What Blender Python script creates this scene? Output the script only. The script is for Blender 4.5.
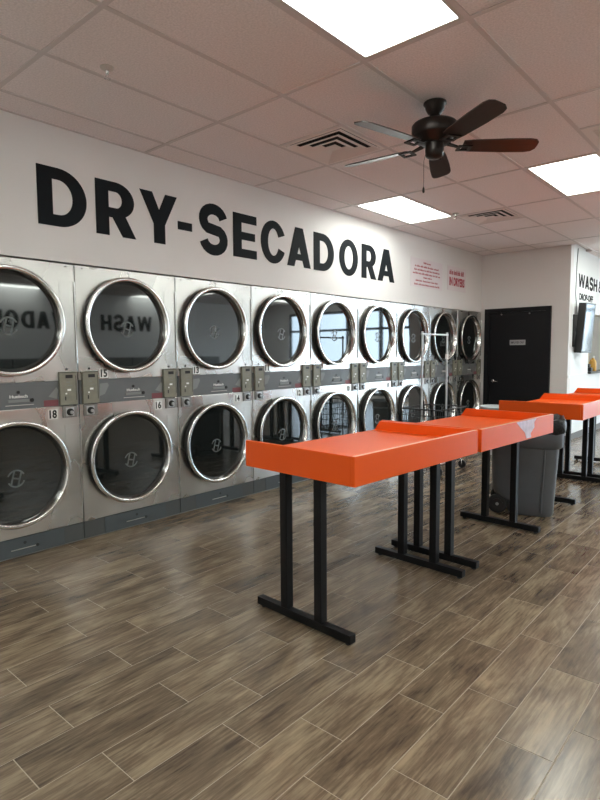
import bpy, bmesh, math, random
from mathutils import Matrix, Vector

random.seed(7)
SC = bpy.context.scene
for o in list(bpy.data.objects):
    bpy.data.objects.remove(o, do_unlink=True)
COL = SC.collection
PI = math.pi

# ------------------------------------------------------------------ camera
CAM = Vector((3.9771, -2.0601, 1.4005))
YAW, PITCH, ROLL, FPX = 0.7177, -0.0828, -0.0069, 562.6
_f = Vector((-math.sin(YAW) * math.cos(PITCH), math.cos(YAW) * math.cos(PITCH), math.sin(PITCH)))
_r = Vector((math.cos(YAW), math.sin(YAW), 0))
_u = _r.cross(_f)
c_, s_ = math.cos(ROLL), math.sin(ROLL)
RGT, UPV, FWD = c_ * _r + s_ * _u, -s_ * _r + c_ * _u, _f
cd = bpy.data.cameras.new('camera')
cam = bpy.data.objects.new('camera', cd)
COL.objects.link(cam)
M4 = Matrix((RGT, UPV, -FWD)).transposed().to_4x4()
M4.translation = CAM
cam.matrix_world = M4
cd.sensor_fit = 'HORIZONTAL'
cd.sensor_width = 36
cd.lens = FPX * 36 / 600
cd.clip_start = .05
cd.clip_end = 300
SC.camera = cam

def project(P):
    d = Vector(P) - CAM
    z = d.dot(FWD)
    if z < .1:
        return None
    return 300 + FPX * d.dot(RGT) / z, 400 - FPX * d.dot(UPV) / z, z

# ------------------------------------------------------------------ light, exposure
SC.view_settings.view_transform = 'Standard'
SC.view_settings.look = 'None'
SC.view_settings.gamma = 1
SC.view_settings.use_curve_mapping = False
SC.view_settings.exposure = 0.28
LAMP_STRENGTH = 11.0
LAMP_COLOR = (0.94, 1.0, 0.93, 1)
w = bpy.data.worlds.new('sky')
SC.world = w
w.use_nodes = True
bg = w.node_tree.nodes['Background']
bg.inputs[0].default_value = (0.70, 0.84, 1.0, 1)
bg.inputs[1].default_value = 10.5
sl = bpy.data.lights.new('sun', 'SUN')
sl.energy = 22.0
sl.angle = .01
sun = bpy.data.objects.new('sun', sl)
COL.objects.link(sun)
sun.rotation_euler = (math.radians(-32), math.radians(12), 0)      # high sun behind the building: it lights the pavement outside

# ------------------------------------------------------------------ materials
MATS = {}
def mat(name, color=(.8, .8, .8), rough=.5, metal=0.0, spec=.5, ior=1.5, coat=0.0, emit=None, estr=0,
        noise=None, bump=None, var=None, det=(5, 4)):
    """noise = (scale xyz, amount): brightness mottling; bump = (scale, strength); var = roughness spread"""
    m = bpy.data.materials.new(name)
    m.use_nodes = True
    nt = m.node_tree
    b = nt.nodes['Principled BSDF']
    b.inputs['Base Color'].default_value = (*color, 1)
    b.inputs['Roughness'].default_value = rough
    b.inputs['Metallic'].default_value = metal
    b.inputs['IOR'].default_value = ior
    b.inputs['Specular IOR Level'].default_value = spec
    b.inputs['Coat Weight'].default_value = coat
    if emit:
        b.inputs['Emission Color'].default_value = emit
        b.inputs['Emission Strength'].default_value = estr
    if noise or bump:
        tc = nt.nodes.new('ShaderNodeTexCoord')
    if noise:
        sc, amt = noise
        mp = nt.nodes.new('ShaderNodeMapping')
        mp.inputs['Scale'].default_value = sc
        nt.links.new(tc.outputs['Object'], mp.inputs[0])
        n = nt.nodes.new('ShaderNodeTexNoise')
        n.inputs['Scale'].default_value = 1
        n.inputs['Detail'].default_value = det[0]
        nt.links.new(mp.outputs[0], n.inputs['Vector'])
        r = nt.nodes.new('ShaderNodeMapRange')
        r.inputs[1].default_value = .3
        r.inputs[2].default_value = .7
        r.inputs[3].default_value = 1 - amt
        r.inputs[4].default_value = 1 + amt
        nt.links.new(n.outputs['Fac'], r.inputs[0])
        mx = nt.nodes.new('ShaderNodeVectorMath')
        mx.operation = 'SCALE'
        mx.inputs[0].default_value = color
        nt.links.new(r.outputs[0], mx.inputs['Scale'])
        nt.links.new(mx.outputs[0], b.inputs['Base Color'])
        if var:
            r2 = nt.nodes.new('ShaderNodeMapRange')
            r2.inputs[1].default_value = .3
            r2.inputs[2].default_value = .7
            r2.inputs[3].default_value = rough - var
            r2.inputs[4].default_value = rough + var
            nt.links.new(n.outputs['Fac'], r2.inputs[0])
            nt.links.new(r2.outputs[0], b.inputs['Roughness'])
    if bump:
        n2 = nt.nodes.new('ShaderNodeTexNoise')
        n2.inputs['Scale'].default_value = bump[0]
        n2.inputs['Detail'].default_value = det[1]
        nt.links.new(tc.outputs['Object'], n2.inputs['Vector'])
        bp = nt.nodes.new('ShaderNodeBump')
        bp.inputs['Strength'].default_value = bump[1]
        bp.inputs['Distance'].default_value = .01
        nt.links.new(n2.outputs['Fac'], bp.inputs['Height'])
        nt.links.new(bp.outputs[0], b.inputs['Normal'])
    MATS[name] = m
    return m

mat('wall_paint', (.78, .748, .738), .6, noise=((1.2, 1.2, 1.2), .02), bump=(160, .05))
mat('wall_white', (.84, .85, .85), .5, bump=(160, .05))
mat('ceiling_tile', (.89, .82, .825), .9, spec=.2, noise=((90, 90, 90), .10), bump=(220, .35))
mat('ceiling_grid', (.69, .625, .625), .5)
mat('lamp', (.9, .9, .9), .5, emit=LAMP_COLOR, estr=LAMP_STRENGTH)
mat('white_metal', (.62, .58, .56), .45)
mat('vent_metal', (.84, .76, .74), .5)
mat('black_void', (.01, .01, .01), .8)
mat('grout', (.33, .27, .205), .8, noise=((20, 20, 20), .1))
mat('steel', (.66, .645, .622), .29, metal=1, noise=((3, 3, 2), .12), var=.07, bump=(2.2, .20), det=(1.5, 0))
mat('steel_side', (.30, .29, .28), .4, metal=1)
mat('polished', (.76, .75, .74), .2, metal=1)
mat('chrome', (.80, .80, .80), .12, metal=1)
mat('gasket', (.012, .012, .012), .6)
mat('door_glass', (.010, .012, .012), .03, ior=1.75)
mat('emblem', (.10, .11, .11), .4)
mat('strip_grey', (.13, .135, .14), .42, noise=((6, 6, 6), .06))
mat('base_side', (.075, .08, .08), .5)
mat('base_blue', (.072, .085, .094), .42)
mat('taupe', (.22, .21, .165), .45, noise=((30, 30, 30), .08))
mat('taupe_edge', (.09, .085, .07), .5)
mat('black_plastic', (.010, .010, .011), .35)
mat('white_label', (.84, .84, .82), .5)
mat('maroon', (.20, .055, .065), .5)
mat('decal_grey', (.22, .23, .225), .5)
mat('ink', (.006, .006, .007), .5)
mat('vinyl', (.010, .012, .015), .7, spec=.15)
mat('orange', (.78, .098, .010), .34, spec=.2)
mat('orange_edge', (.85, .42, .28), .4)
mat('black_paint', (.006, .006, .007), .45, spec=.2)
mat('patch_lilac', (.62, .50, .60), .5, noise=((25, 25, 25), .15))
mat('bin_grey', (.088, .095, .107), .42, noise=((12, 12, 12), .05))
mat('bag', (.006, .006, .007), .42, spec=.3, bump=(30, 1.0))
mat('rubber', (.012, .012, .014), .6)
mat('hub_grey', (.28, .28, .28), .4)
mat('fan_bronze', (.022, .016, .014), .38, metal=.6)
mat('blade_dark', (.030, .015, .012), .34, noise=((3, 40, 3), .25))
mat('door_black', (.007, .007, .009), .5, spec=.25, noise=((3, 3, 3), .05))
mat('plaque', (.42, .42, .43), .4)
mat('sign_paper', (.76, .68, .70), .35)
mat('sign_ink', (.42, .03, .06), .5)
mat('screen', (.02, .04, .06), .10, ior=1.9)
mat('satin', (.55, .56, .57), .42, metal=.9)
mat('washer_front', (.10, .105, .11), .4)
mat('tv_black', (.012, .012, .013), .35)
mat('tan_board', (.45, .36, .22), .5, noise=((2, 2, 14), .08))
mat('amber', (.55, .30, .06), .25)
mat('counter_black', (.012, .012, .012), .3)
mat('pale_plastic', (.50, .54, .57), .4)
mat('frame_dark', (.02, .02, .022), .4)
mat('concrete', (.42, .42, .41), .8, noise=((1, 1, 1), .1))
mat('baseboard', (.16, .155, .15), .5)
mat('wire', (.03, .03, .033), .35, metal=.6)

def plank_material():
    m = bpy.data.materials.new('plank')
    m.use_nodes = True
    nt = m.node_tree
    N, L = nt.nodes, nt.links
    b = N['Principled BSDF']
    tc = N.new('ShaderNodeTexCoord')
    oi = N.new('ShaderNodeAttribute')
    oi.attribute_type = 'GEOMETRY'
    oi.attribute_name = 'tone'
    ob = N.new('ShaderNodeObjectInfo')
    ad = N.new('ShaderNodeMath'); ad.operation = 'ADD'
    L.new(oi.outputs['Fac'], ad.inputs[0]); L.new(ob.outputs['Random'], ad.inputs[1])
    fr = N.new('ShaderNodeMath'); fr.operation = 'FRACT'
    L.new(ad.outputs[0], fr.inputs[0])
    geo = N.new('ShaderNodeNewGeometry')
    off = N.new('ShaderNodeMath'); off.operation = 'MULTIPLY'; off.inputs[1].default_value = 37.0
    L.new(fr.outputs[0], off.inputs[0])
    cx = N.new('ShaderNodeCombineXYZ')
    L.new(off.outputs[0], cx.inputs[0]); L.new(off.outputs[0], cx.inputs[2])
    va = N.new('ShaderNodeVectorMath'); va.operation = 'ADD'
    L.new(geo.outputs['Position'], va.inputs[0]); L.new(cx.outputs[0], va.inputs[1])
    def noise(scale, detail, rough=.55, dist=0.0):
        mp = N.new('ShaderNodeMapping'); mp.inputs['Scale'].default_value = scale
        L.new(va.outputs[0], mp.inputs[0])
        n = N.new('ShaderNodeTexNoise'); n.inputs['Scale'].default_value = 1
        n.inputs['Detail'].default_value = detail; n.inputs['Roughness'].default_value = rough; n.inputs['Distortion'].default_value = dist
        L.new(mp.outputs[0], n.inputs['Vector'])
        return n
    broad = noise((11, 2.8, 1), 5, .6, .5)
    grain = noise((95, 6, 1), 5, .6, .3)
    mix = N.new('ShaderNodeMath'); mix.operation = 'MULTIPLY_ADD'; mix.inputs[1].default_value = .58
    sc2 = N.new('ShaderNodeMath'); sc2.operation = 'MULTIPLY'; sc2.inputs[1].default_value = .42
    L.new(grain.outputs['Fac'], sc2.inputs[0])
    L.new(broad.outputs['Fac'], mix.inputs[0]); L.new(sc2.outputs[0], mix.inputs[2])
    pt = N.new('ShaderNodeMath'); pt.operation = 'MULTIPLY_ADD'
    pt.inputs[1].default_value = .09; L.new(fr.outputs[0], pt.inputs[0])
    sb = N.new('ShaderNodeMath'); sb.operation = 'SUBTRACT'; sb.inputs[1].default_value = .045
    L.new(mix.outputs[0], sb.inputs[0]); L.new(sb.outputs[0], pt.inputs[2])
    cr = N.new('ShaderNodeValToRGB')
    e = cr.color_ramp.elements
    e[0].position = .34; e[0].color = (.062, .044, .031, 1)
    e[1].position = .65; e[1].color = (.295, .226, .152, 1)
    k = e.new(.49); k.color = (.152, .111, .075, 1)
    L.new(pt.outputs[0], cr.inputs[0])
    L.new(cr.outputs[0], b.inputs['Base Color'])
    rr = N.new('ShaderNodeMapRange')
    rr.inputs[3].default_value = .30; rr.inputs[4].default_value = .16
    L.new(broad.outputs['Fac'], rr.inputs[0]); L.new(rr.outputs[0], b.inputs['Roughness'])
    bp = N.new('ShaderNodeBump'); bp.inputs['Strength'].default_value = .06; bp.inputs['Distance'].default_value = .003
    L.new(grain.outputs['Fac'], bp.inputs['Height']); L.new(bp.outputs[0], b.inputs['Normal'])
    MATS['plank'] = m
plank_material()

def pane_material():
    m = bpy.data.materials.new('window_pane')
    m.use_nodes = True
    nt = m.node_tree
    nt.nodes.clear()
    out = nt.nodes.new('ShaderNodeOutputMaterial')
    mx = nt.nodes.new('ShaderNodeMixShader')
    tr = nt.nodes.new('ShaderNodeBsdfTransparent')
    gl = nt.nodes.new('ShaderNodeBsdfGlossy')
    gl.inputs['Roughness'].default_value = .02
    tr.inputs[0].default_value = (.93, .97, .97, 1)
    mx.inputs[0].default_value = .06
    nt.links.new(tr.outputs[0], mx.inputs[1]); nt.links.new(gl.outputs[0], mx.inputs[2])
    nt.links.new(mx.outputs[0], out.inputs[0])
    MATS['window_pane'] = m
pane_material()

# ------------------------------------------------------------------ mesh helpers
class MB:
    def __init__(s):
        s.v, s.f, s.sm = [], [], []
    def add(s, vs, fs, smooth=False):
        n = len(s.v)
        s.v += [tuple(p) for p in vs]
        s.f += [tuple(i + n for i in f) for f in fs]
        s.sm += [smooth] * len(fs)
        return s
    def box(s, a, b, bev=0.0):
        (x0, y0, z0), (x1, y1, z1) = a, b
        if bev <= 0:
            vs = [(x0, y0, z0), (x1, y0, z0), (x1, y1, z0), (x0, y1, z0), (x0, y0, z1), (x1, y0, z1), (x1, y1, z1), (x0, y1, z1)]
            return s.add(vs, [(3, 2, 1, 0), (4, 5, 6, 7), (0, 1, 5, 4), (1, 2, 6, 5), (2, 3, 7, 6), (3, 0, 4, 7)])
        bm = bmesh.new()
        bmesh.ops.create_cube(bm, size=1)
        for q in bm.verts:
            q.co = Vector(((x0 + x1) / 2 + q.co.x * (x1 - x0), (y0 + y1) / 2 + q.co.y * (y1 - y0), (z0 + z1) / 2 + q.co.z * (z1 - z0)))
        bmesh.ops.bevel(bm, geom=bm.edges[:], offset=bev, segments=2, affect='EDGES', profile=.5)
        bm.verts.index_update()
        s.add([q.co[:] for q in bm.verts], [[q.index for q in f.verts] for f in bm.faces])
        bm.free()
        return s
    def tube(s, pts, r, n=8, caps=True):
        pts = [Vector(p) for p in pts]
        rs = r if isinstance(r, (list, tuple)) else [r] * len(pts)
        rings = []
        ref = Vector((0, 0, 1))
        for i, p in enumerate(pts):
            t = (pts[min(i + 1, len(pts) - 1)] - pts[max(i - 1, 0)]).normalized()
            if abs(t.dot(ref)) > .97:
                ref = Vector((1, 0, 0)) if abs(t.x) < .9 else Vector((0, 1, 0))
            a = t.cross(ref).normalized()
            b = t.cross(a)
            rings.append([p + rs[i] * (math.cos(2 * PI * k / n) * a + math.sin(2 * PI * k / n) * b) for k in range(n)])
        vs = [q for R in rings for q in R]
        fs = []
        for i in range(len(pts) - 1):
            for k in range(n):
                fs.append((i * n + k, i * n + (k + 1) % n, (i + 1) * n + (k + 1) % n, (i + 1) * n + k))
        s.add(vs, fs, True)
        if caps:
            s.add(rings[0], [tuple(range(n))])
            s.add(rings[-1], [tuple(range(n))[::-1]])
        return s
    def lathe(s, prof, n=48, axis='z', c=(0, 0, 0), smooth=True, cap0=False, cap1=False):
        """prof = [(radius, height)]"""
        vs = []
        for r, h in prof:
            for k in range(n):
                a = 2 * PI * k / n
                u, v = r * math.cos(a), r * math.sin(a)
                p = (u, v, h) if axis == 'z' else ((h, u, v) if axis == 'x' else (u, h, v))
                vs.append((p[0] + c[0], p[1] + c[1], p[2] + c[2]))
        fs = []
        for i in range(len(prof) - 1):
            for k in range(n):
                fs.append((i * n + k, i * n + (k + 1) % n, (i + 1) * n + (k + 1) % n, (i + 1) * n + k))
        s.add(vs, fs, smooth)
        m = len(prof)
        if cap0:
            s.add(vs[:n], [tuple(range(n))[::-1]])
        if cap1:
            s.add(vs[(m - 1) * n:], [tuple(range(n))])
        return s
    def loft(s, secs, caps=True, smooth=True):
        n = len(secs[0])
        vs = [q for S in secs for q in S]
        fs = []
        for i in range(len(secs) - 1):
            for k in range(n):
                fs.append((i * n + k, i * n + (k + 1) % n, (i + 1) * n + (k + 1) % n, (i + 1) * n + k))
        s.add(vs, fs, smooth)
        if caps:
            s.add(secs[0], [tuple(range(n))[::-1]])
            s.add(secs[-1], [tuple(range(n))])
        return s
    def prism(s, poly, fn, d):
        """poly 2-D (a,b); fn(a,b,h) -> 3-D point; extruded from h=0 to h=d"""
        n = len(poly)
        vs = [fn(a, b, 0) for a, b in poly] + [fn(a, b, d) for a, b in poly]
        fs = [tuple(range(n))[::-1], tuple(range(n, 2 * n))] + [(k, (k + 1) % n, n + (k + 1) % n, n + k) for k in range(n)]
        return s.add(vs, fs)
    def mesh(s, name, m):
        me = bpy.data.meshes.new(name)
        me.from_pydata(s.v, [], s.f)
        bm = bmesh.new()
        bm.from_mesh(me)
        bmesh.ops.recalc_face_normals(bm, faces=bm.faces[:])
        bm.to_mesh(me)
        bm.free()
        if any(s.sm):
            me.polygons.foreach_set('use_smooth', s.sm)
        me.materials.append(MATS[m])
        me.update()
        return me
    def build(s, name, m, parent=None, loc=None, rz=0):
        o = bpy.data.objects.new(name, s.mesh(name, m))
        COL.objects.link(o)
        if parent:
            o.parent = parent
        if loc:
            o.location = loc
        if rz:
            o.rotation_euler.z = rz
        return o

def tag(o, label=None, cat=None, group=None, kind=None):
    for k, v in (('label', label), ('category', cat), ('group', group), ('kind', kind)):
        if v:
            o[k] = v
    return o
def empty(name, loc=(0, 0, 0), rz=0, parent=None):
    o = bpy.data.objects.new(name, None)
    COL.objects.link(o)
    o.location = loc
    o.rotation_euler.z = rz
    o.empty_display_size = .1
    if parent:
        o.parent = parent
    return o
def copy_tree(o, parent=None):
    c = o.copy()
    COL.objects.link(c)
    c.parent = parent
    for ch in list(o.children):
        copy_tree(ch, c)
    return c
def box(name, a, b, m, parent=None, bev=0.0):
    return MB().box(a, b, bev).build(name, m, parent)
def struct(o):
    o['kind'] = 'structure'
    return o

_txt = {}
def text_mesh(body, m, off=.012):
    """built-in font as a flat mesh in XY, lower-left at the origin, cap height = size, returns (mesh, width)"""
    key = (body, m)
    if key not in _txt:
        cu = bpy.data.curves.new('lettering', 'FONT')
        cu.body = body
        cu.size = 1
        cu.offset = off
        cu.extrude = .004
        cu.resolution_u = 3
        o = bpy.data.objects.new('lettering', cu)
        COL.objects.link(o)
        dg = bpy.context.evaluated_depsgraph_get()
        me = bpy.data.meshes.new_from_object(o.evaluated_get(dg))
        bpy.data.objects.remove(o, do_unlink=True)
        bpy.data.curves.remove(cu)
        xs = [q.co.x for q in me.vertices]
        ys = [q.co.y for q in me.vertices]
        for q in me.vertices:
            q.co.x = (q.co.x - min(xs)) / (max(xs) - min(xs))
            q.co.y = (q.co.y - min(ys)) / (max(ys) - min(ys))
        me.materials.clear()
        me.materials.append(MATS[m])
        _txt[key] = me
    return _txt[key]
def put_text(name, body, m, origin, udir, vdir, w_, h_, parent=None, depth=.5, off=.012):
    """fit the text in a w_ x h_ box whose lower-left is origin"""
    me = text_mesh(body, m, off)
    o = bpy.data.objects.new(name, me)
    COL.objects.link(o)
    u, v = Vector(udir), Vector(vdir)
    n = u.cross(v)
    mt = Matrix(((u.x * w_, v.x * h_, n.x * depth, origin[0]), (u.y * w_, v.y * h_, n.y * depth, origin[1]),
                 (u.z * w_, v.z * h_, n.z * depth, origin[2]), (0, 0, 0, 1)))
    if parent:
        o.parent = parent
    o.matrix_local = mt
    return o

# heavy sans lettering drawn as polygons, cap height 1
def thick(pts, t):
    L, Rr = [], []
    for i, p in enumerate(pts):
        a = pts[max(i - 1, 0)]; b = pts[min(i + 1, len(pts) - 1)]
        dx, dy = b[0] - a[0], b[1] - a[1]
        l = math.hypot(dx, dy) or 1
        nx, ny = -dy / l * t / 2, dx / l * t / 2
        L.append((p[0] + nx, p[1] + ny)); Rr.append((p[0] - nx, p[1] - ny))
    return [[L[i], L[i + 1], Rr[i + 1], Rr[i]] for i in range(len(pts) - 1)]
def band(cx, cy, ro, ri, a0, a1, n=20):
    out = []
    for i in range(n):
        t0 = math.radians(a0 + (a1 - a0) * i / n); t1 = math.radians(a0 + (a1 - a0) * (i + 1) / n)
        P = lambda t, r: (cx + r[0] * math.cos(t), cy + r[1] * math.sin(t))
        out.append([P(t0, ri), P(t0, ro), P(t1, ro), P(t1, ri)])
    return out
def rect(a, b, c, d):
    return [(a, b), (c, b), (c, d), (a, d)]
def glyph(ch, w_):
    ts, tb = .265, .20
    if ch == 'D':
        x0 = w_ * .42
        return [rect(0, 0, ts, 1), rect(0, 1 - tb, x0, 1), rect(0, 0, x0, tb)] + band(x0, .5, (w_ - x0, .5), (w_ - x0 - ts, .5 - tb), -90, 90)
    if ch == 'R':
        x0 = w_ * .5
        r = w_ * .97 - x0
        return [rect(0, 0, ts, 1), rect(0, 1 - .18, x0, 1), rect(0, .34, x0, .52),
                [(w_ * .36, .40), (w_ - .29, 0), (w_, 0), (w_ * .70, .44)]] + band(x0, .67, (r, .33), (max(r - ts, .05), .15), -90, 90)
    if ch == 'Y':
        h = w_ / 2
        return [[(0, 1), (.29, 1), (h + .135, .38), (h - .135, .38)], [(w_ - .29, 1), (w_, 1), (h + .135, .38), (h - .135, .38)], rect(h - .135, 0, h + .135, .39)]
    if ch == '-':
        return [rect(0, .36, w_, .53)]
    if ch == 'E':
        return [rect(0, 0, ts, 1), rect(0, 1 - tb, w_, 1), rect(0, .41, w_ * .93, .59), rect(0, 0, w_, tb)]
    if ch == 'L':
        return [rect(0, 0, ts, 1), rect(0, 0, w_, tb)]
    if ch == 'H':
        return [rect(0, 0, ts, 1), rect(w_ - ts, 0, w_, 1), rect(0, .40, w_, .60)]
    if ch == 'O':
        return band(w_ / 2, .5, (w_ / 2, .52), (w_ / 2 - .25, .33), 0, 360, 36)
    if ch == 'C':
        return band(w_ / 2, .5, (w_ / 2, .52), (w_ / 2 - .25, .33), 24, 336, 32)
    if ch == 'A':
        h = w_ / 2
        return [[(0, 0), (.27, 0), (h + .10, .80), (h, 1), (h - .15, 1)], [(w_, 0), (w_ - .27, 0), (h - .10, .80), (h, 1), (h + .15, 1)], rect(w_ * .24, .17, w_ * .76, .33)]
    if ch == 'V':
        h = w_ / 2
        return [[(0, 1), (.27, 1), (h + .10, .2), (h, 0), (h - .15, 0)], [(w_, 1), (w_ - .27, 1), (h - .10, .2), (h, 0), (h + .15, 0)]]
    if ch == 'W':
        q = w_ / 4
        return [[(0, 1), (.22, 1), (q + .12, 0), (q - .12, 0)], [(2 * q - .11, 1), (2 * q + .11, 1), (q + .12, 0), (q - .12, 0)],
                [(2 * q - .11, 1), (2 * q + .11, 1), (3 * q + .12, 0), (3 * q - .12, 0)], [(w_ - .22, 1), (w_, 1), (3 * q + .12, 0), (3 * q - .12, 0)]]
    if ch == 'S':
        h = w_ / 2
        rx, ry = h - .12, .175
        pts = []
        for k in range(15):
            a = math.radians(12 + (232 - 12) * k / 14)
            pts.append((h + rx * math.cos(a), .73 + (ry + .06) * math.sin(a) - .02))
        for k in range(15):
            a = math.radians(52 - (52 + 168) * k / 14)
            pts.append((h + rx * math.cos(a), .27 + (ry + .06) * math.sin(a) + .02))
        return thick(pts, .235)
    return [rect(0, 0, w_, 1)]
def letter_obj(ch, w_m, h_m, origin, udir, parent, m='vinyl', normal=(1, 0, 0), d=.004):
    u, n = Vector(udir), Vector(normal)
    O = Vector(origin)
    mb = MB()
    for k, poly in enumerate(glyph(ch, w_m / h_m)):
        mb.prism(poly, lambda a, b, h: O + u * (a * h_m) + Vector((0, 0, b * h_m)) + n * h, d + .00012 * (k % 4 if len(ch) and ch not in 'OCS' else 0))
    return mb.build('letter', m, parent)

# ================================================================== THE SETTING
W, HD, H = .8932, 2.054, 2.9993
X2, Y0, YF, YS, XS = 10.0, -5.0, 12.0, 7.15, 1.39
G = .6096
GX, GY = .2876, -.5931

# floor: grout bed + planks
floor = struct(MB().box((-1.05, Y0, -.12), (X2, YF, -.0012)).build('floor', 'grout'))
PW, PL, GAP = .204, .6, .0019
rows = []
i0 = int(math.floor((0 - 1.80) / PW)) - 1
i1 = int(math.ceil((X2 - 1.80) / PW))
cells = []
for i in range(i0, i1):
    a = 1.80 + i * PW
    b = a + PW
    a, b = max(a, -.02), min(b, X2)
    if b - a < .02:
        continue
    base = .09 if i % 2 == 0 else -.13
    j = int(math.floor((Y0 - base) / PL))
    while base + j * PL < YF:
        c = max(base + j * PL, Y0)
        d = min(base + (j + 1) * PL, YF)
        j += 1
        if d - c < .03 or (b < XS - .02 and c > YS + .3) or (b < .12 and False):
            continue
        area = 0
        P = [project(q) for q in ((a, c, 0), (b, c, 0), (b, d, 0), (a, d, 0))]
        if all(P) and any(-5 < q[0] < 605 and -5 < q[1] < 805 for q in P):
            area = abs(sum(P[k][0] * P[(k + 1) % 4][1] - P[(k + 1) % 4][0] * P[k][1] for k in range(4))) / 2
        cells.append((area, a, b, c, d))
cells.sort(key=lambda t: -t[0])
def plank_geo(mb, a, b, c, d, z0=-.0013):
    g, e = GAP, .0006
    lo = [(a + g, c + g, z0), (b - g, c + g, z0), (b - g, d - g, z0), (a + g, d - g, z0)]
    hi = [(a + g + e, c + g + e, 0), (b - g - e, c + g + e, 0), (b - g - e, d - g - e, 0), (a + g + e, d - g - e, 0)]
    mb.add(lo + hi, [(4, 5, 6, 7), (0, 1, 5, 4), (1, 2, 6, 5), (2, 3, 7, 6), (3, 0, 4, 7)])
pm = {}
for area, a, b, c, d in cells[:300]:
    key = (round(b - a, 4), round(d - c, 4))
    if key not in pm:
        mb = MB()
        plank_geo(mb, 0, key[0], 0, key[1])
        pm[key] = mb.mesh('floor_plank', 'plank')
    o = bpy.data.objects.new('floor_plank', pm[key])
    COL.objects.link(o)
    o.parent = floor
    o.location = (a, c, 0)
mb = MB()
tones = []
for area, a, b, c, d in cells[300:]:
    plank_geo(mb, a, b, c, d)
    tones += [random.random()] * 5
o = mb.build('floor_planks_beyond', 'plank', floor)
at = o.data.attributes.new('tone', 'FLOAT', 'FACE')
at.data.foreach_set('value', tones)
o['kind'] = 'stuff'

# walls
mb = MB()
mb.box((-1.05, Y0, HD + .012), (0, YS, H + .1))
mb.box((-.95, Y0, 0), (0, -W - .01, HD + .012))
mb.box((-1.1, Y0, 0), (-1.05, YS, H + .1))
struct(mb.build('wall_left', 'wall_paint'))
struct(box('wall_back', (-1.05, YS, 0), (XS, YS + .14, H + .1), 'wall_paint'))
SW0, SW1, SZ0, SZ1 = 8.28, 10.4, 1.02, 2.03
mb = MB()
mb.box((XS - .14, YS + .141, 0), (XS, SW0, H + .1))
mb.box((XS - .14, SW1, 0), (XS, YF, H + .1))
mb.box((XS - .14, SW0, 0), (XS, SW1, SZ0))
mb.box((XS - .14, SW0, SZ1), (XS, SW1, H + .1))
struct(mb.build('wall_side', 'wall_white'))
mb = MB()
mb.box((-1.05, YS + .15, 0), (-.95, YF, H + .1))
struct(mb.build('wall_office', 'wall_paint'))
struct(box('wall_right', (X2, Y0, 0), (X2 + .15, YF, H + .1), 'wall_white'))
struct(box('wall_front', (-1.1, Y0 - .15, 0), (X2 + .15, Y0, H + .1), 'wall_paint'))
struct(box('baseboard_side', (XS, YS + .01, 0), (XS + .012, YF, .10), 'baseboard'))
struct(box('baseboard_back', (1.16, YS - .012, 0), (XS + .012, YS, .10), 'baseboard'))
# storefront
WX = [3.9, 5.2, 6.4, 7.6, 8.8]
mb = MB()
mb.box((-1.05, YF, 0), (WX[0], YF + .15, H + .1))
mb.box((WX[-1], YF, 0), (X2 + .15, YF + .15, H + .1))
mb.box((WX[0], YF, 2.7), (WX[-1], YF + .15, H + .1))
mb.box((WX[0], YF, 0), (WX[-1], YF + .15, .12))
struct(mb.build('wall_storefront', 'wall_white'))
for i in range(4):
    a, b = WX[i], WX[i + 1]
    t = .05
    fr = MB()
    fr.box((a, YF + .04, .12), (a + t, YF + .12, 2.7)); fr.box((b - t, YF + .04, .12), (b, YF + .12, 2.7))
    fr.box((a + t, YF + .04, .12), (b - t, YF + .12, .20)); fr.box((a + t, YF + .04, 2.62), (b - t, YF + .12, 2.7))
    fr.box((a + t, YF + .04, 2.08), (b - t, YF + .12, 2.15))
    wn = struct(fr.build('window_%d' % (i + 1), 'frame_dark'))
    box('pane', (a + t, YF + .075, .20), (b - t, YF + .081, 2.08), 'window_pane', wn)
    box('pane', (a + t, YF + .075, 2.15), (b - t, YF + .081, 2.62), 'window_pane', wn)
struct(box('ground_outside', (-30, YF + .16, -.2), (40, 80, -.05), 'concrete'))

# ceiling
ceil = struct(box('ceiling', (-1.05, Y0, H + .05), (X2, YF, H + .12), 'ceiling_tile'))
LIGHTS = {(0, 3), (3, 0), (3, 3), (3, 6), (6, 0), (6, 3), (6, 6), (9, 0), (9, 3), (9, 6), (12, 0), (12, 3), (12, 6),
          (0, -3), (3, -3), (6, -3), (9, -3), (12, -3), (15, 0), (15, 3), (15, 6), (6, 9), (9, 9), (12, 9), (3, 9)}
HALF = {(1, 1): 'hi', (1, 4): 'lo', (4, 2): 'hi'}         # vent fills the upper or lower half of that cell
kx = [0] + [GX + k * G for k in range(0, 17) if GX + k * G < X2] + [X2]
my = [Y0] + [GY + m * 2 * G for m in range(-3, 11) if Y0 + .02 < GY + m * 2 * G < YF] + [YF]
ceil_mesh = {}
def ceil_tile(a, b, c, d):
    if b - a < .03 or d - c < .03:
        return
    key = (round(b - a, 3), round(d - c, 3))
    if key not in ceil_mesh:
        ceil_mesh[key] = MB().box((.003, .003, 0), (key[0] - .003, key[1] - .003, .015)).mesh('ceiling_tile', 'ceiling_tile')
    o = bpy.data.objects.new('ceiling_tile', ceil_mesh[key])
    COL.objects.link(o)
    o.parent = ceil
    o.location = (a, c, H + .004)
VENTS = []
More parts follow.
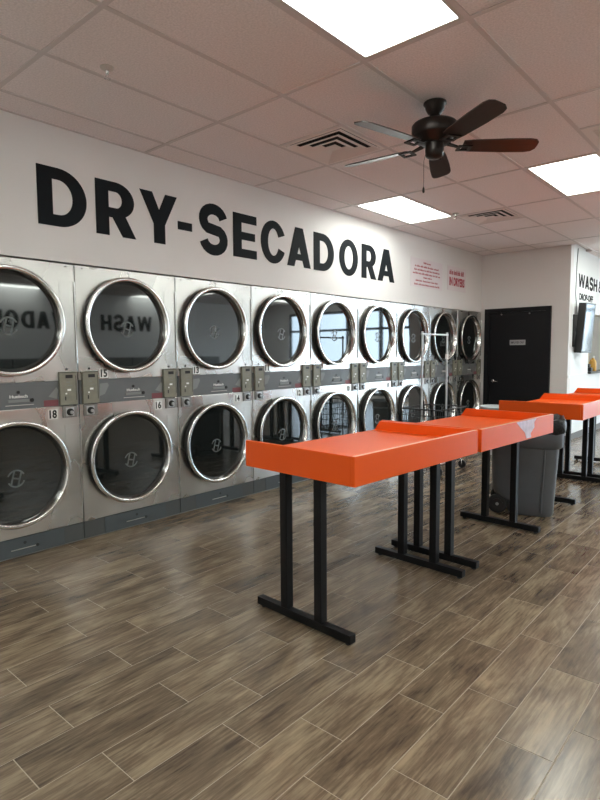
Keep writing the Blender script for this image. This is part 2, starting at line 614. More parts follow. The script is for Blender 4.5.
for i in range(len(kx) - 1):
    for j in range(len(my) - 1):
        a, b, c, d = kx[i], kx[i + 1], my[j], my[j + 1]
        if b <= XS - .1 and c >= YS:
            continue
        k = round((a - GX) / G) if a > 0 else -1
        m = round((c - GY) / (2 * G))
        if (k, m) in LIGHTS:
            continue
        if (k, m) in HALF:
            mid = c + G
            if HALF[(k, m)] == 'hi':
                ceil_tile(a, b, c, mid); VENTS.append((a, mid, (k, m)))
            else:
                ceil_tile(a, b, mid, d); VENTS.append((a, c, (k, m)))
            box('grid_tee', (a, mid - .012, H), (b, mid + .012, H + .03), 'ceiling_grid', ceil)
            continue
        if c < YS < d and b <= XS + .3:
            d = YS
        ceil_tile(a, b, c, d)
for x in kx[1:-1]:
    box('grid_runner', (x - .014, Y0, H - .0005), (x + .014, YS if x < XS else YF, H + .03), 'ceiling_grid', ceil)
for y in my[1:-1]:
    box('grid_tee', (0 if y < YS else XS, y - .014, H), (X2, y + .014, H + .03), 'ceiling_grid', ceil)
box('grid_runner', (0, Y0, H - .0005), (.022, YS, H + .03), 'ceiling_grid', ceil)
box('grid_runner', (0, YS - .022, H - .0005), (XS, YS, H + .03), 'ceiling_grid', ceil)

# ================================================================== CEILING FITTINGS
def ceiling_light(k, m, label, group=None):
    a, c = GX + k * G, GY + m * 2 * G
    t = empty('ceiling_light', (a + G / 2, c + G, H))
    tag(t, label, 'light', group)
    x, y = G / 2 - .014, G - .014
    fr = MB()
    f = .022
    fr.box((-x, -y, 0), (-x + f, y, .03)); fr.box((x - f, -y, 0), (x, y, .03))
    fr.box((-x + f, -y, 0), (x - f, -y + f, .03)); fr.box((-x + f, y - f, 0), (x - f, y, .03))
    fr.build('frame', 'white_metal', t)
    MB().box((-x + f, -y + f, .008), (x - f, y - f, .012)).build('diffuser', 'lamp', t)
LBL = {(3, 0): 'large lit fluorescent troffer nearest the sprinkler end, next to the ceiling fan canopy',
       (0, 3): 'lit fluorescent troffer close to the DRY-SECADORA wall, beyond the nested square vent',
       (3, 3): 'lit fluorescent troffer beyond the ceiling fan, beside the slotted return grille'}
for km in sorted(LIGHTS):
    if km in LBL:
        ceiling_light(*km, LBL[km])
    else:
        ceiling_light(*km, 'lit fluorescent troffer in the ceiling over the washer side of the room', 'troffers away from the dryers')

def square_vent(x, y, label, n=4):
    t = empty('ceiling_vent', (x + G / 2, y + G / 2, H))
    tag(t, label, 'vent')
    h = G / 2 - .014
    MB().box((-h, -h, .035), (h, h, .045)).build('backing', 'black_void', t)
    def ringbox(r0, r1, z0, z1, nm):
        # a sloping square louvre: outer edge high, inner edge low
        vs = []
        for r, z in ((r0, z0), (r1, z1), (r1, z1 + .004), (r0, z0 + .004)):
            vs += [(-r, -r, z), (r, -r, z), (r, r, z), (-r, r, z)]
        fs = []
        for i in range(4):
            j = (i + 1) % 4
            for k in range(4):
                fs.append((i * 4 + k, i * 4 + (k + 1) % 4, j * 4 + (k + 1) % 4, j * 4 + k))
        MB().add(vs, fs).build(nm, 'vent_metal', t)
    ringbox(h, h - .022, .001, -.002, 'frame')
    rr = h - .034
    for i in range(n - 1):
        ringbox(rr + .006, rr - .046, -.006, .010, 'louvre')
        rr -= .070
    MB().box((-rr, -rr, -.004), (rr, rr, .0)).build('centre_plate', 'vent_metal', t)
    return t
for x, y, km in VENTS:
    if km == (1, 1):
        square_vent(x, y, 'square ceiling diffuser of nested louvres left of the ceiling fan')
    elif km == (1, 4):
        square_vent(x, y, 'nested louvre ceiling diffuser between the two troffers beyond the fan')
    else:
        t = empty('return_grille', (x + G / 2, y + G / 2, H))
        tag(t, 'slotted return air grille in the ceiling beside the far troffer', 'vent')
        h = G / 2 - .014
        MB().box((-h, -h, .035), (h, h, .045)).build('backing', 'black_void', t)
        fr = MB()
        f = .06
        fr.box((-h, -h, 0), (-h + f, h, .02)); fr.box((h - f, -h, 0), (h, h, .02))
        fr.box((-h + f, -h, 0), (h - f, -h + f, .02)); fr.box((-h + f, h - f, 0), (h - f, h, .02))
        fr.build('frame', 'vent_metal', t)
        n = 12
        for i in range(n):
            yy = -h + f + (2 * h - 2 * f) * (i + .5) / n
            MB().box((-h + f, yy - .010, .002), (h - f, yy + .010, .012)).build('slat', 'vent_metal', t)

def sprinkler(x, y, label):
    t = empty('sprinkler', (x, y, H))
    tag(t, label, 'sprinkler')
    MB().lathe([(.038, .004), (.038, -.002), (.030, -.008), (.012, -.010)], 20, cap0=True, cap1=True).build('escutcheon', 'white_metal', t)
    MB().lathe([(.010, -.008), (.010, -.030), (.006, -.034)], 12, cap1=True).build('body', 'chrome', t)
    mb = MB()
    for s in (-1, 1):
        mb.tube([(s * .008, 0, -.028), (s * .015, 0, -.040), (s * .004, 0, -.056)], .0025, 6)
    mb.build('frame_arm', 'chrome', t)
    MB().lathe([(.018, -.056), (.018, -.058)], 14, cap0=True, cap1=True).build('deflector', 'chrome', t)
sprinkler(1.008, -.282, 'small chrome sprinkler head in the bare tile above the letter D')
sprinkler(.96, 4.16, 'small chrome sprinkler head at the corner of the troffer by the dryer wall')

# ceiling fan
t = empty('ceiling_fan', (2.168, 1.352, H))
tag(t, 'dark bronze five-blade ceiling fan with brown blades', 'fan')
MB().lathe([(.072, 0), (.074, -.010), (.064, -.018), (.060, -.040), (.046, -.066), (.034, -.074), (.032, -.088), (.016, -.090)], 32, cap0=True, cap1=True).build('canopy', 'fan_bronze', t)
MB().lathe([(.013, -.085), (.013, -.15)], 14).build('downrod', 'fan_bronze', t)
MB().lathe([(.02, -.122), (.10, -.124), (.136, -.132), (.147, -.146), (.148, -.205), (.140, -.220), (.112, -.228), (.105, -.25), (.06, -.255)], 40, cap0=True, cap1=True).build('motor_housing', 'fan_bronze', t)
MB().lathe([(.058, -.25), (.060, -.30), (.055, -.335), (.04, -.345), (.012, -.350)], 28, cap1=True).build('switch_housing', 'fan_bronze', t)
ch = MB().tube([(-.045, -.03, -.31), (-.056, -.036, -.36), (-.056, -.036, -.53)], .0016, 6).build('pull_chain', 'fan_bronze', t)
MB().lathe([(.002, -.52), (.007, -.535), (.008, -.555), (.004, -.562)], 10, c=(-.056, -.036, 0), cap1=True).build('chain_knob', 'fan_bronze', ch)
br = MB()
br.add([(.085, -.022, -.262), (.085, .022, -.262), (.16, .012, -.282), (.16, -.012, -.282), (.085, -.022, -.254), (.085, .022, -.254), (.16, .012, -.274), (.16, -.012, -.274)],
       [(0, 1, 2, 3), (4, 5, 6, 7), (0, 1, 5, 4), (1, 2, 6, 5), (2, 3, 7, 6), (3, 0, 4, 7)])
br.box((.15, -.045, -.288), (.235, -.025, -.280)); br.box((.15, .025, -.288), (.235, .045, -.280)); br.box((.145, -.045, -.288), (.165, .045, -.280)); br.box((.215, -.045, -.288), (.235, .045, -.280))
brm = br.mesh('blade_bracket', 'fan_bronze')
# blade outline, pitched 13 degrees
ol = [(.18, -.052), (.24, -.060), (.45, -.070), (.60, -.070), (.64, -.060), (.66, -.035), (.662, 0), (.66, .035), (.64, .060), (.60, .070), (.45, .070), (.24, .060), (.18, .052)]
tp = math.tan(math.radians(13))
bl = MB().prism(ol, lambda a, b, h: (a, b * .97, -.272 - b * tp + h), .007)
blm = bl.mesh('blade', 'blade_dark')
for k in range(5):
    a = math.radians(41 + 72 * k)
    o = bpy.data.objects.new('blade', blm); COL.objects.link(o); o.parent = t; o.rotation_euler.z = a
    q = bpy.data.objects.new('blade_bracket', brm); COL.objects.link(q); q.parent = o
    q.rotation_euler = (math.radians(13) * .0, 0, 0)

# ================================================================== DRYERS
RC, RU, RL = .414, 1.628, .588
def door_parts(zc, parent):
    d = MB().lathe([(.352, .048), (.366, .048), (.370, .053), (.368, .060), (.362, .064), (.345, .064), (.340, .060), (.333, .030), (.328, .010)], 72, 'x', (0, RC, zc)).build('door', 'polished', parent)
    MB().lathe([(.345, 0), (.360, .002), (.360, .050)], 72, 'x', (0, RC, zc)).build('door_drum', 'gasket', d)
    MB().lathe([(.330, .012), (.322, .014), (.318, .008)], 64, 'x', (0, RC, zc)).build('gasket', 'gasket', d)
    MB().lathe([(.324, .010), (.001, .010)], 64, 'x', (0, RC, zc), smooth=False).build('glass', 'door_glass', d)
    em = MB()
    yc, ze, R_ = RC + .0, zc - .03, .062
    for poly in band(yc, ze, (R_, R_), (R_ - .011, R_ - .011), 25, 160, 14) + band(yc, ze, (R_, R_), (R_ - .011, R_ - .011), 205, 340, 14):
        em.prism(poly, lambda a, b, h: (.0103 + h, a, b), .0006)
    for poly in (rect(yc - .030, ze - .05, yc - .018, ze + .05), rect(yc + .018, ze - .05, yc + .030, ze + .05), rect(yc - .03, ze - .006, yc + .03, ze + .006)):
        c3, s3 = math.cos(-.25), math.sin(-.25)
        em.prism([(yc + (a - yc) * c3 - (b - ze) * s3, ze + (a - yc) * s3 + (b - ze) * c3) for a, b in poly], lambda a, b, h: (.0103 + h, a, b), .0006)
    em.build('emblem', 'emblem', d)
    # hinge side plate
    hp = MB().box((0, .775, zc - .29), (.0035, .886, zc + .30)).build('hinge_plate', 'steel', parent)
    MB().tube([(.010, .884, zc - .29), (.010, .884, zc + .30)], .006, 8).build('hinge_pin', 'chrome', hp)
    return d
def make_dryer():
    t = empty('stack_dryer')
    MB().box((-.92, .003, 0), (-.014, W - .003, HD)).build('cabinet', 'steel_side', t)
    MB().box((-.014, .004, 1.215), (0, W - .004, HD), .003).build('upper_panel', 'steel', t)
    MB().box((-.014, .004, .142), (0, W - .004, 1.031), .003).build('lower_panel', 'steel', t)
    st = MB().box((-.014, .004, 1.033), (.001, W - .004, 1.213)).build('control_strip', 'strip_grey', t)
    MB().prism([(.63, 1.036), (.735, 1.036), (.735, 1.080), (.63, 1.080)], lambda a, b, h: (.001 + h, a, b), .0008).build('maroon_sticker', 'maroon', st)
    MB().prism([(.665, 1.105), (.725, 1.085), (.738, 1.15), (.725, 1.17)], lambda a, b, h: (.001 + h, a, b), .0006).build('grey_decal', 'decal_grey', st)
    MB().prism([(.165, 1.085), (.21, 1.10), (.245, 1.165), (.235, 1.185), (.17, 1.18)], lambda a, b, h: (.001 + h, a, b), .0006).build('grey_decal', 'decal_grey', st)
    pl = MB().box((.001, .385, 1.078), (.010, .53, 1.098), .003).build('lint_drawer_pull', 'decal_grey', st)
    MB().lathe([(.014, .001), (.014, .012)], 16, 'x', (0, .545, 1.09), cap1=True).build('latch', 'black_plastic', pl)
    MB().lathe([(.011, .0005), (.011, .006)], 14, 'x', (0, .457, 1.148), cap1=True).build('keyhole', 'black_plastic', st)
    MB().box((.001, .37, 1.057), (.003, .56, 1.061)).build('drawer_seam', 'white_metal', st)
    put_text('brand_lettering', 'Huebsch', 'white_label', (.0015, .40, 1.108), (0, 1, 0), (0, 0, 1), .12, .022, st, .2)
    for y0, y1 in ((.022, .152), (.740, .872)):
        c = MB().box((0, y0, 1.037), (.022, y1, 1.279), .004).build('control_panel', 'taupe', t)
        MB().box((.022, y0 + .004, 1.270), (.024, y1 - .004, 1.277)).build('top_rim', 'taupe_edge', c)
        MB().box((.022, y1 - .012, 1.07), (.0235, y1 - .006, 1.25)).build('side_slot', 'taupe_edge', c)
        MB().box((.022, y0 + .045, 1.232), (.0235, y0 + .098, 1.256)).build('display', 'black_plastic', c)
        MB().box((.022, y0 + .055, 1.140), (.0245, y0 + .082, 1.154)).build('button', 'white_label', c)
        MB().box((.022, y0 + .040, 1.115), (.0240, y0 + .052, 1.126)).build('button', 'white_label', c)
        MB().box((.022, y0 + .036, 1.072), (.0235, y0 + .044, 1.100)).build('coin_slot', 'black_plastic', c)
        MB().box((.022, y0 + .05, 1.200), (.0228, y0 + .075, 1.206)).build('legend', 'decal_grey', c)
        MB().box((.022, y0 + .055, 1.178), (.0228, y0 + .095, 1.182)).build('legend', 'decal_grey', c)
        MB().lathe([(.008, 0), (.008, .004)], 12, 'x', (0, (y0 + y1) / 2, 1.298), cap1=True).build('screw', 'black_plastic', c)
    for y0, y1 in ((.030, .138), (.762, .872)):
        c = MB().box((0, y0, .944), (.012, y1, 1.029), .002).build('coin_box', 'steel_side', t)
        ym = (y0 + y1) / 2 - .005
        MB().box((.012, ym - .032, .953), (.018, ym + .032, 1.018), .003).build('lock_plate', 'satin', c)
        MB().lathe([(.026, .018), (.026, .026), (.020, .028)], 20, 'x', (0, ym, .985), cap1=True).build('lock_ring', 'black_plastic', c)
        MB().lathe([(.013, .026), (.013, .034), (.010, .036)], 16, 'x', (0, ym + .006, .982), cap1=True).build('lock_cylinder', 'satin', c)
    door_parts(RU, t)
    door_parts(RL, t)
    MB().box((-.014, .004, .012), (-.002, .170, .139)).build('base_panel', 'base_side', t)
    MB().box((-.014, .742, .012), (-.002, W - .004, .139)).build('base_panel', 'base_side', t)
    b = MB().box((-.014, .172, .012), (.001, .740, .139)).build('access_panel', 'base_blue', t)
    MB().lathe([(.011, .0), (.011, .003)], 12, 'x', (0, .455, .098), cap1=True).build('keyhole', 'black_plastic', b)
    MB().lathe([(.012, .0), (.012, .006)], 12, 'x', (0, .54, .060), cap1=True).build('latch', 'black_plastic', b)
    MB().box((.001, .36, .056), (.005, .53, .062)).build('pull', 'steel', b)
    for yy in (.06, .447, .83):
        MB().lathe([(.006, 0), (.006, .003)], 10, 'x', (0, yy, HD - .02), cap1=True).build('screw', 'steel_side', t)
    return t
proto = make_dryer()
PLACE = ['stacked steel dryer pair at the open end of the row, lower door numbered 18',
         'stacked steel dryer pair below the letters D and R, lower door numbered 16',
         'stacked steel dryer pair below the hyphen of DRY-SECADORA, lower door numbered 14',
         'stacked steel dryer pair below the letters E and C',
         'stacked steel dryer pair below the first A of SECADORA',
         'stacked steel dryer pair below the letters O and R near the lettering end',
         'stacked steel dryer pair below the wide red-text notice',
         'stacked steel dryer pair below the IN DRYERS sign, behind the cart bar',
         'last stacked steel dryer pair in the row, right beside the black door']
dry = [proto] + [copy_tree(proto) for c in range(8)]
for c, t in enumerate(dry):
    t.location = (0, (c - 1) * W, 0)
    a, b = 17 - 2 * c, 18 - 2 * c
    tag(t, PLACE[c], 'dryer', 'stacked dryers along the wall')
    for num, y0, z0 in ((a, .172, 1.222), (b, .658, .940)):
        s = MB().box((0, y0, z0), (.0012, y0 + .070 if num > 9 else y0 + .048, z0 + .072)).build('number_sticker', 'white_label', t)
        put_text('number', str(num), 'ink', (.0014, y0 + .008, z0 + .007), (0, 1, 0), (0, 0, 1), .054 if num > 9 else .030, .060, s, .1, .035)

# ================================================================== WALL LETTERING AND SIGNS
t = empty('wall_lettering', (0, 2.06, 2.31))
tag(t, 'big black DRY-SECADORA lettering on the pale wall above the dryers', 'lettering')
SPAN = [(-.246, .116), (.188, .526), (.569, .931), (.935, 1.085), (1.163, 1.495), (1.563, 1.868), (1.925, 2.285), (2.308, 2.683),
        (2.735, 3.095), (3.193, 3.565), (3.640, 3.96), (3.994, 4.385)]
for chh, (a, b) in zip('DRY-SECADORA', SPAN):
    letter_obj(chh, b - a, .405, (.0005, a - 2.06, 0), (0, 1, 0), t)
t = empty('wall_lettering', (X2, 5, 2.05))
tag(t, 'black WASH LAVADORA lettering on the far washer wall, seen mirrored in dryer glass', 'lettering')
y = 2.45
for chh in 'WASH LAVADORA':
    if chh == ' ':
        y -= .24
        continue
    wd = {'W': .47, 'L': .28}.get(chh, .325)
    letter_obj(chh, wd, .42, (-.0005, y, 0), (0, -1, 0), t, normal=(-1, 0, 0))
    y -= wd + .05
def sign(name, y0, y1, z0, z1, label, rows_, head=None):
    t = empty(name, (0, (y0 + y1) / 2, (z0 + z1) / 2))
    tag(t, label, 'sign')
    hy, hz = (y1 - y0) / 2, (z1 - z0) / 2
    MB().box((.0005, -hy, -hz), (.006, hy, hz)).build('board', 'sign_paper', t)
    for k, (a, b, z, hh) in enumerate(rows_):
        mb = MB()
        x = -hy + 2 * hy * a
        end = -hy + 2 * hy * b
        rnd = random.Random(k + int(y0 * 10))
        while x < end - .02:
            l = min(rnd.uniform(.03, .11), end - x)
            # a word: uneven letter-like strokes
            xx = x
            while xx < x + l - .004:
                wd = rnd.uniform(.006, .013)
                up = rnd.choice((.7, .7, 1.0))
                mb.box((.006, xx, -hz + 2 * hz * z), (.0066, xx + wd, -hz + 2 * hz * z + hh * up))
                xx += wd + .004
            x += l + .018
        mb.build('text_line', 'sign_ink', t)['kind'] = 'stuff'
    return t
sign('notice_sign', 4.805, 5.72, 2.31, 2.705, 'wide pale notice with seven lines of red text right of the big lettering',
     [(.38, .60, .84, .026), (.12, .88, .70, .026), (.10, .90, .575, .026), (.06, .93, .45, .026), (.38, .64, .33, .026), (.14, .84, .20, .026), (.10, .93, .07, .026)])
t = sign('warning_sign', 5.90, 6.52, 2.345, 2.705, 'small pale sign with large red IN DRYERS on the wall near the room corner', [(.08, .92, .66, .075)])
put_text('lettering', 'IN DRYERS', 'sign_ink', (.0066, -.26, -.11), (0, 1, 0), (0, 0, 1), .52, .13, t, .2, .04)

# ================================================================== BLACK DOOR ON THE BACK WALL
t = empty('door_1', (.607, YS, 0))
struct(t)
yy = -.03
fr = MB()
fr.box((-.527, yy - .02, 0), (-.445, 0, 2.108)); fr.box((.455, yy - .02, 0), (.527, 0, 2.108)); fr.box((-.445, yy - .02, 2.04), (.455, 0, 2.108))
fr.build('door_frame', 'door_black', t)
lf = MB().box((-.443, yy + .005, .008), (.453, -.001, 2.038)).build('door_leaf', 'door_black', t)
lv = MB().lathe([(.026, 0), (.026, -.010), (.016, -.014)], 16, 'y', (-.375, yy + .005, .92), cap1=True).build('handle', 'chrome', lf)
MB().tube([(-.375, yy, .92), (-.375, yy - .045, .92), (-.36, yy - .052, .92), (-.27, yy - .052, .915)], .009, 8).build('lever', 'chrome', lv)
pq = MB().box((-.105, yy, 1.510), (.145, yy + .005, 1.592)).build('plaque', 'plaque', lf)
put_text('plaque_lettering', 'EMPLOYEES ONLY', 'ink', (-.088, yy - .0008, 1.533), (1, 0, 0), (0, 0, 1), .215, .036, pq, .1)
for xx in (-.25, .2):
    MB().lathe([(.012, 0), (.012, -.012)], 12, 'y', (xx, yy + .005, 2.01), cap1=True).build('bolt', 'steel_side', lf)

# ================================================================== SIDE WALL: LETTERING, SCREEN, SERVICE COUNTER
t = empty('wall_lettering', (XS, 7.58, 2.25))
tag(t, 'black WASH & lettering with a smaller DROP-OFF line above the wall screen', 'lettering')
y = .0
for chh in 'WASH':
    wd = .34 if chh == 'W' else .22
    letter_obj(chh, wd, .205, (.0005, y, .165), (0, 1, 0), t)
    y += wd + .035
put_text('letter', '&', 'vinyl', (.001, y + .07, .165), (0, 1, 0), (0, 0, 1), .24, .205, t, .3)
put_text('lettering_line', 'DROP-OFF', 'vinyl', (.001, .07, -.035), (0, 1, 0), (0, 0, 1), .80, .11, t, .3, .04)
t = empty('wall_screen', (XS, 7.50, 1.75))
tag(t, 'black wall-mounted screen on a bracket beside the service counter', 'screen')
MB().box((.002, -.16, -.28), (.02, .06, .22)).build('wall_plate', 'tv_black', t)
MB().tube([(.015, .05, 0), (.06, .08, 0)], .025, 8).build('bracket_arm', 'tv_black', t)
def tilt(x, y, z):
    a = math.radians(4)
    q = math.radians(-7)
    x, z = x * math.cos(a) + z * math.sin(a), z * math.cos(a) - x * math.sin(a)
    return (.095 + x * math.cos(q) - y * math.sin(q), x * math.sin(q) + y * math.cos(q), z)
def tbox(a, b):
    mb = MB().box(a, b)
    mb.v = [tilt(*q) for q in mb.v]
    return mb
sb = tbox((-.045, -.10, -.37), (.065, .27, .40)).build('casing', 'tv_black', t)
tbox((.065, -.075, -.345), (.068, .245, .375)).build('screen_glass', 'screen', sb)
MB().tube([(.012, .02, .22), (.010, -.09, .55), (.010, -.07, 1.0), (.010, -.03, 1.24)], .005, 6).build('cable', 'tv_black', t)
struct(box('trim_1', (XS - .16, SW0 + .01, SZ0 + .0), (XS + .05, SW1 - .01, SZ0 + .035), 'counter_black'))
struct(box('trim_2', (XS, YS + .02, .99), (XS + .010, SW0, 1.03), 'wall_white'))
tb = tag(box('tan_cabinet', (.55, 8.66, .5), (1.0, 9.9, 2.2), 'tan_board', None, .01), 'tall tan wooden cabinet behind the service counter opening', 'cabinet')
tb.location.z = -.5
tb2 = MB().box((1.0, 8.70, .55), (1.015, 9.26, 2.15), .004).build('cabinet_door', 'tan_board', tb)
tb3 = MB().box((1.0, 9.30, .55), (1.015, 9.86, 2.15), .004).build('cabinet_door', 'tan_board', tb)
def bottle(x, y, z, m, label, h=.22, r=.045):
    t = empty('bottle', (x, y, z))
    tag(t, label, 'bottle')
    MB().lathe([(r * .9, 0), (r, .01), (r, h * .6), (r * .75, h * .74), (r * .35, h * .82), (r * .33, h * .9)], 20, cap0=True, cap1=True).build('body', m, t)
    MB().lathe([(r * .42, h * .88), (r * .42, h)], 14, cap0=True, cap1=True).build('cap', 'white_label', t)
bottle(XS - .03, 8.72, SZ0 + .035, 'amber', 'amber bottle on the black service counter', .26, .06)
t = empty('card_reader', (XS - .03, 8.47, SZ0 + .035))
tag(t, 'small black card reader on the service counter', 'card reader')
MB().box((-.05, -.06, 0), (.05, .06, .07), .01).build('base', 'black_plastic', t)
MB().box((-.04, -.05, .07), (.02, .05, .13), .01).build('keypad', 'tv_black', t)
office_fill = empty('ceiling_light', (.0, 9.2, 2.95))  # added unseen panel, brightens the otherwise dark room behind the counter
tag(office_fill, 'added unseen fill light panel inside the room behind the service counter', 'light')
MB().box((-.35, -.65, .0), (.35, .65, .03)).build('frame', 'white_metal', office_fill)
MB().box((-.31, -.61, -.006), (.31, .61, .0)).build('diffuser', 'lamp', office_fill)

# ================================================================== FOLDING TABLES
def make_table(L, Wd, zt, foot_y, label):
    """origin at the near right corner on the floor; length along +y, width along -x"""
    t = empty('folding_table')
    tag(t, label, 'table', 'orange folding tables in a line')
    zs, zb, th = zt - .062, zt - .142, .022
    MB().box((-Wd + .004, th, zs - .022), (-th, L - th, zs)).build('tabletop', 'orange', t)
    MB().box((-Wd + .002, th, zb), (-Wd + .022, L - th, zs - .022)).build('dryer_side_apron', 'orange', t)
    f = MB().box((-th, 0, zb), (0, L, zt), .0025).build('side_rail', 'orange', t)
    MB().box((-th + .002, .004, zt - .001), (-.001, L - .004, zt + .0008)).build('pale_edge', 'orange_edge', f)  # thin paler strip along the top of the rail
    MB().box((-Wd, 0, zb), (-th - .0005, th, zt), .0025).build('end_panel', 'orange', t)
    ep = MB().prism([(-th - .0005, zb), (-th - .0005, zt), (-Wd + .045, zt), (-Wd, zs - .002), (-Wd, zb)], lambda a, b, h: (a, L - th + h, b), th).build('end_panel', 'orange', t)
    cx_ = -Wd / 2
    for y in foot_y:
        ft = MB().box((cx_ - .33, y - .022, .012), (cx_ + .33, y + .022, .055), .003).build('foot', 'black_paint', t)
        for sx in (-.30, .30):
            MB().lathe([(.014, 0), (.014, .013)], 10, c=(cx_ + sx, y, 0), cap0=True).build('glide', 'rubber', ft)
        for sx in (-.118, .122):
            MB().box((cx_ + sx - .024, y - .024, .055), (cx_ + sx + .024, y + .024, zs - .022), .003).build('leg', 'black_paint', t)
        MB().box((cx_ - .30, y - .02, zs - .055), (cx_ + .30, y + .02, zs - .0225)).build('top_rail', 'black_paint', t)
    return t
def place(t, x, y, rz):
    t.location = (x, y, 0)
    t.rotation_euler.z = math.radians(rz)
    return t
place(make_table(1.20, .757, .930, (.050, 1.145), 'orange folding table at the open end of the row, next to the numbered 14 dryer'), 2.505, .0, -2.8)
t2 = place(make_table(1.165, .76, .926, (.085, 1.085), 'orange folding table with a pale patch on its side, by the grey bin'), 2.562, 1.255, -3.4)
MB().prism([(.50, .9235), (.84, .9235), (.80, .90), (.80, .86), (.74, .825), (.75, .795), (.67, .795), (.64, .84), (.57, .88)], lambda a, b, h: (.0005 + h, a, b), .001).build('pale_patch', 'patch_lilac', t2)  # irregular pale lilac patch on the outer side rail
place(make_table(1.20, .76, .930, (.05, 1.13), 'orange folding table just past the wheeled grey bin'), 2.605, 3.33, 0)
place(make_table(1.20, .76, .930, (.05, 1.13), 'orange folding table at the far end of the row, facing the service counter'), 2.62, 4.60, 0)

# ================================================================== WHEELED BIN
bt = empty('wheeled_bin', (2.268, 2.94, 0), math.radians(18))
tag(bt, 'grey wheeled trash bin with black liner between the orange tables', 'trash bin')
def rr(u0, u1, v0, v1, z, r=.06, n=6):
    out = []
    for cx_, cy_, a0 in ((u1 - r, v0 + r, -90), (u1 - r, v1 - r, 0), (u0 + r, v1 - r, 90), (u0 + r, v0 + r, 180)):
        for k in range(n + 1):
            a = math.radians(a0 + 90 * k / n)
            out.append((cx_ + r * math.cos(a), cy_ + r * math.sin(a), z))
    return out
secs = [rr(-.14, .205, -.195, .195, .006, .08), rr(-.155, .215, -.205, .205, .03, .09), rr(-.17, .218, -.208, .208, .12, .09),
        rr(-.265, .222, -.212, .212, .175, .09), rr(-.280, .224, -.214, .214, .22, .09), rr(-.296, .250, -.236, .236, .66, .09)]
MB().loft(secs).build('body', 'bin_grey', bt)
MB().loft([rr(-.296, .252, -.238, .238, .59, .09), rr(-.314, .272, -.256, .256, .605, .10), rr(-.320, .278, -.262, .262, .805, .10), rr(-.306, .264, -.248, .248, .815, .09), rr(-.296, .254, -.238, .238, .67, .08)], caps=False).build('collar', 'bin_grey', bt)
rnd = random.Random(3)
bsec = []
for z, e in ((.725, .010), (.75, .014), (.79, .012), (.82, .010), (.838, .002), (.832, -.02), (.76, -.035), (.67, -.05)):
    S = rr(-.320 - e, .278 + e, -.262 - e, .262 + e, z, .10)
    bsec.append([(a + rnd.uniform(-.006, .006), b + rnd.uniform(-.006, .006), c + rnd.uniform(-.010, .010)) for a, b, c in S])
MB().loft(bsec, caps=False).build('liner', 'bag', bt)
MB().loft([rr(-.27, .22, -.21, .21, .66, .08), rr(-.26, .21, -.20, .20, .69, .08)]).build('liner_fill', 'bag', bt)
for v in (-.165, .165):
    wh = MB().lathe([(.050, -.022), (.074, -.022), (.082, -.014), (.082, .014), (.074, .022), (.050, .022)], 32, 'y', (-.235, v, .0825), cap0=True, cap1=True).build('wheel', 'rubber', bt)
    MB().lathe([(.046, -.024), (.046, .024)], 20, 'y', (-.235, v, .0825), cap0=True, cap1=True).build('hub', 'black_plastic', wh)
    MB().lathe([(.014, -.027), (.014, .027)], 14, 'y', (-.235, v, .0825), cap0=True, cap1=True).build('hub_cap', 'hub_grey', wh)
MB().tube([(-.235, -.16, .0825), (-.235, .16, .0825)], .009, 8).build('axle', 'wire', bt)
MB().tube([(-.31, -.15, .74), (-.355, -.13, .76), (-.36, .13, .76), (-.31, .15, .74)], .012, 8).build('handle', 'bin_grey', bt)
MB().loft([[(.10, -.205, .04), (.112, -.214, .04), (.124, -.205, .04)], [(.122, -.230, .60), (.134, -.241, .60), (.146, -.230, .60)]]).build('rib', 'bin_grey', bt)

# ================================================================== LAUNDRY CART
ct = empty('laundry_cart', (.80, 4.0, 0))
tag(ct, 'wire laundry cart with a tall chrome hanging bar, parked before the dryers', 'cart')
x0, x1, y0, y1, zb, zt = -.25, .25, -.32, .32, .38, .75
def loop(mb, X0, X1, Y0_, Y1_, z, r):
    mb.tube([(X0, Y0_, z), (X1, Y0_, z), (X1, Y1_, z), (X0, Y1_, z), (X0, Y0_, z)], r, 6)
mb = MB(); loop(mb, x0, x1, y0, y1, zt, .009); mb.build('basket_rim', 'wire', ct)
mb = MB()
for k in range(5):
    z = zb + (zt - zb) * k / 5
    s = .9 + .1 * k / 5
    loop(mb, x0 * s, x1 * s, y0 * s, y1 * s, z, .004)
for k in range(15):
    f = -1 + 2 * k / 14
    for sx in (x0, x1):
        mb.tube([(sx * .9, y1 * f * .9, zb), (sx, y1 * f, zt)], .003, 5)
    mb.tube([(x0 * .9, y1 * f * .9, zb), (x1 * .9, y1 * f * .9, zb)], .003, 5)
for k in range(11):
    f = -1 + 2 * k / 10
    for sy in (y0, y1):
        mb.tube([(x1 * f * .9, sy * .9, zb), (x1 * f, sy, zt)], .003, 5)
mb.build('basket_wires', 'wire', ct)['kind'] = 'stuff'
mb = MB(); loop(mb, x0 * .9, x1 * .9, y0 * .95, y1 * .95, .13, .012)
for sx in (x0 * .9, x1 * .9):
    for sy in (y0 * .95, y1 * .95):
        mb.tube([(sx, sy, .13), (sx, sy * .95, zb)], .010, 6)
mb.build('base_frame', 'chrome', ct)
for sy in (-.30, .31):
    MB().tube([(0, sy, .13), (0, sy, 1.64)], .012, 10).build('pole', 'satin', ct)
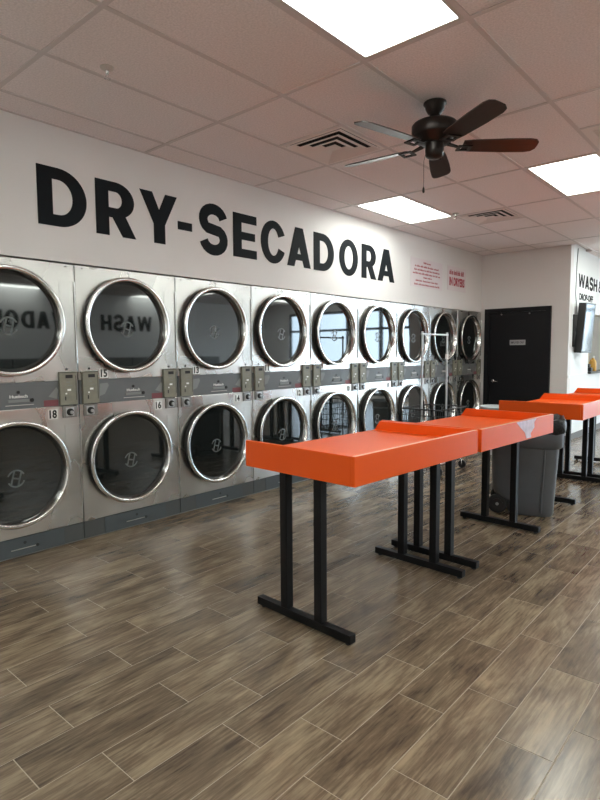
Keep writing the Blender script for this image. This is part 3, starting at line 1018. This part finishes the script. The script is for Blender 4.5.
MB().tube([(0, -.32, 1.61), (0, .33, 1.61)], .011, 10).build('hanging_bar', 'satin', ct)
MB().lathe([(.018, 1.32), (.018, 1.38)], 12, c=(0, .31, 0), cap0=True, cap1=True).build('pole_clamp', 'white_label', ct)
for sx in (x0 * .9, x1 * .9):
    for sy in (y0 * .95, y1 * .95):
        c = MB().lathe([(.045, -.012), (.05, -.006), (.05, .006), (.045, .012)], 20, 'y', (sx, sy, .05), cap0=True, cap1=True).build('caster', 'rubber', ct)
        MB().tube([(sx, sy - .018, .05), (sx, sy - .018, .10), (sx, sy, .13)], .006, 6).build('caster_fork', 'chrome', c)

# pale plastic tub by the back wall
pt = empty('plastic_tub', (.90, 5.5, 0))
tag(pt, 'pale grey plastic tub standing on the floor before the black door', 'tub')
MB().lathe([(.13, 0), (.14, .02), (.160, .63), (.176, .635), (.182, .65), (.176, .665), (.160, .662), (.152, .62), (.13, .05)], 40, cap0=True, cap1=True).build('body', 'pale_plastic', pt)
MB().lathe([(.158, .52), (.166, .525), (.166, .545), (.158, .55)], 40).build('band', 'pale_plastic', pt)

# ================================================================== WASHERS ALONG THE OPPOSITE WALL (seen mirrored in the dryer doors)
def make_washer():
    t = empty('washing_machine')
    MB().box((0, -.36, .10), (.80, .36, 1.32), .01).build('cabinet', 'washer_front', t)
    MB().box((.05, -.34, 0), (.78, .34, .099)).build('plinth', 'base_side', t)
    MB().box((-.012, -.34, 1.12), (.0, .34, 1.29), .004).build('control_panel', 'strip_grey', t)
    d = MB().lathe([(.25, 0), (.27, -.04), (.25, -.055), (.21, -.05), (.20, -.02)], 40, 'x', (0, 0, .72)).build('door', 'polished', t)
    MB().lathe([(.205, -.022), (.001, -.022)], 40, 'x', (0, 0, .72), smooth=False).build('glass', 'door_glass', d)
    return t
wp = make_washer()
for i in range(13):
    o = wp if i == 0 else copy_tree(wp)
    o.location = (X2 - .82, -.2 + i * .76, 0)
    tag(o, 'dark front-loading washing machine along the wall opposite the dryers', 'washer', 'washers opposite the dryers')
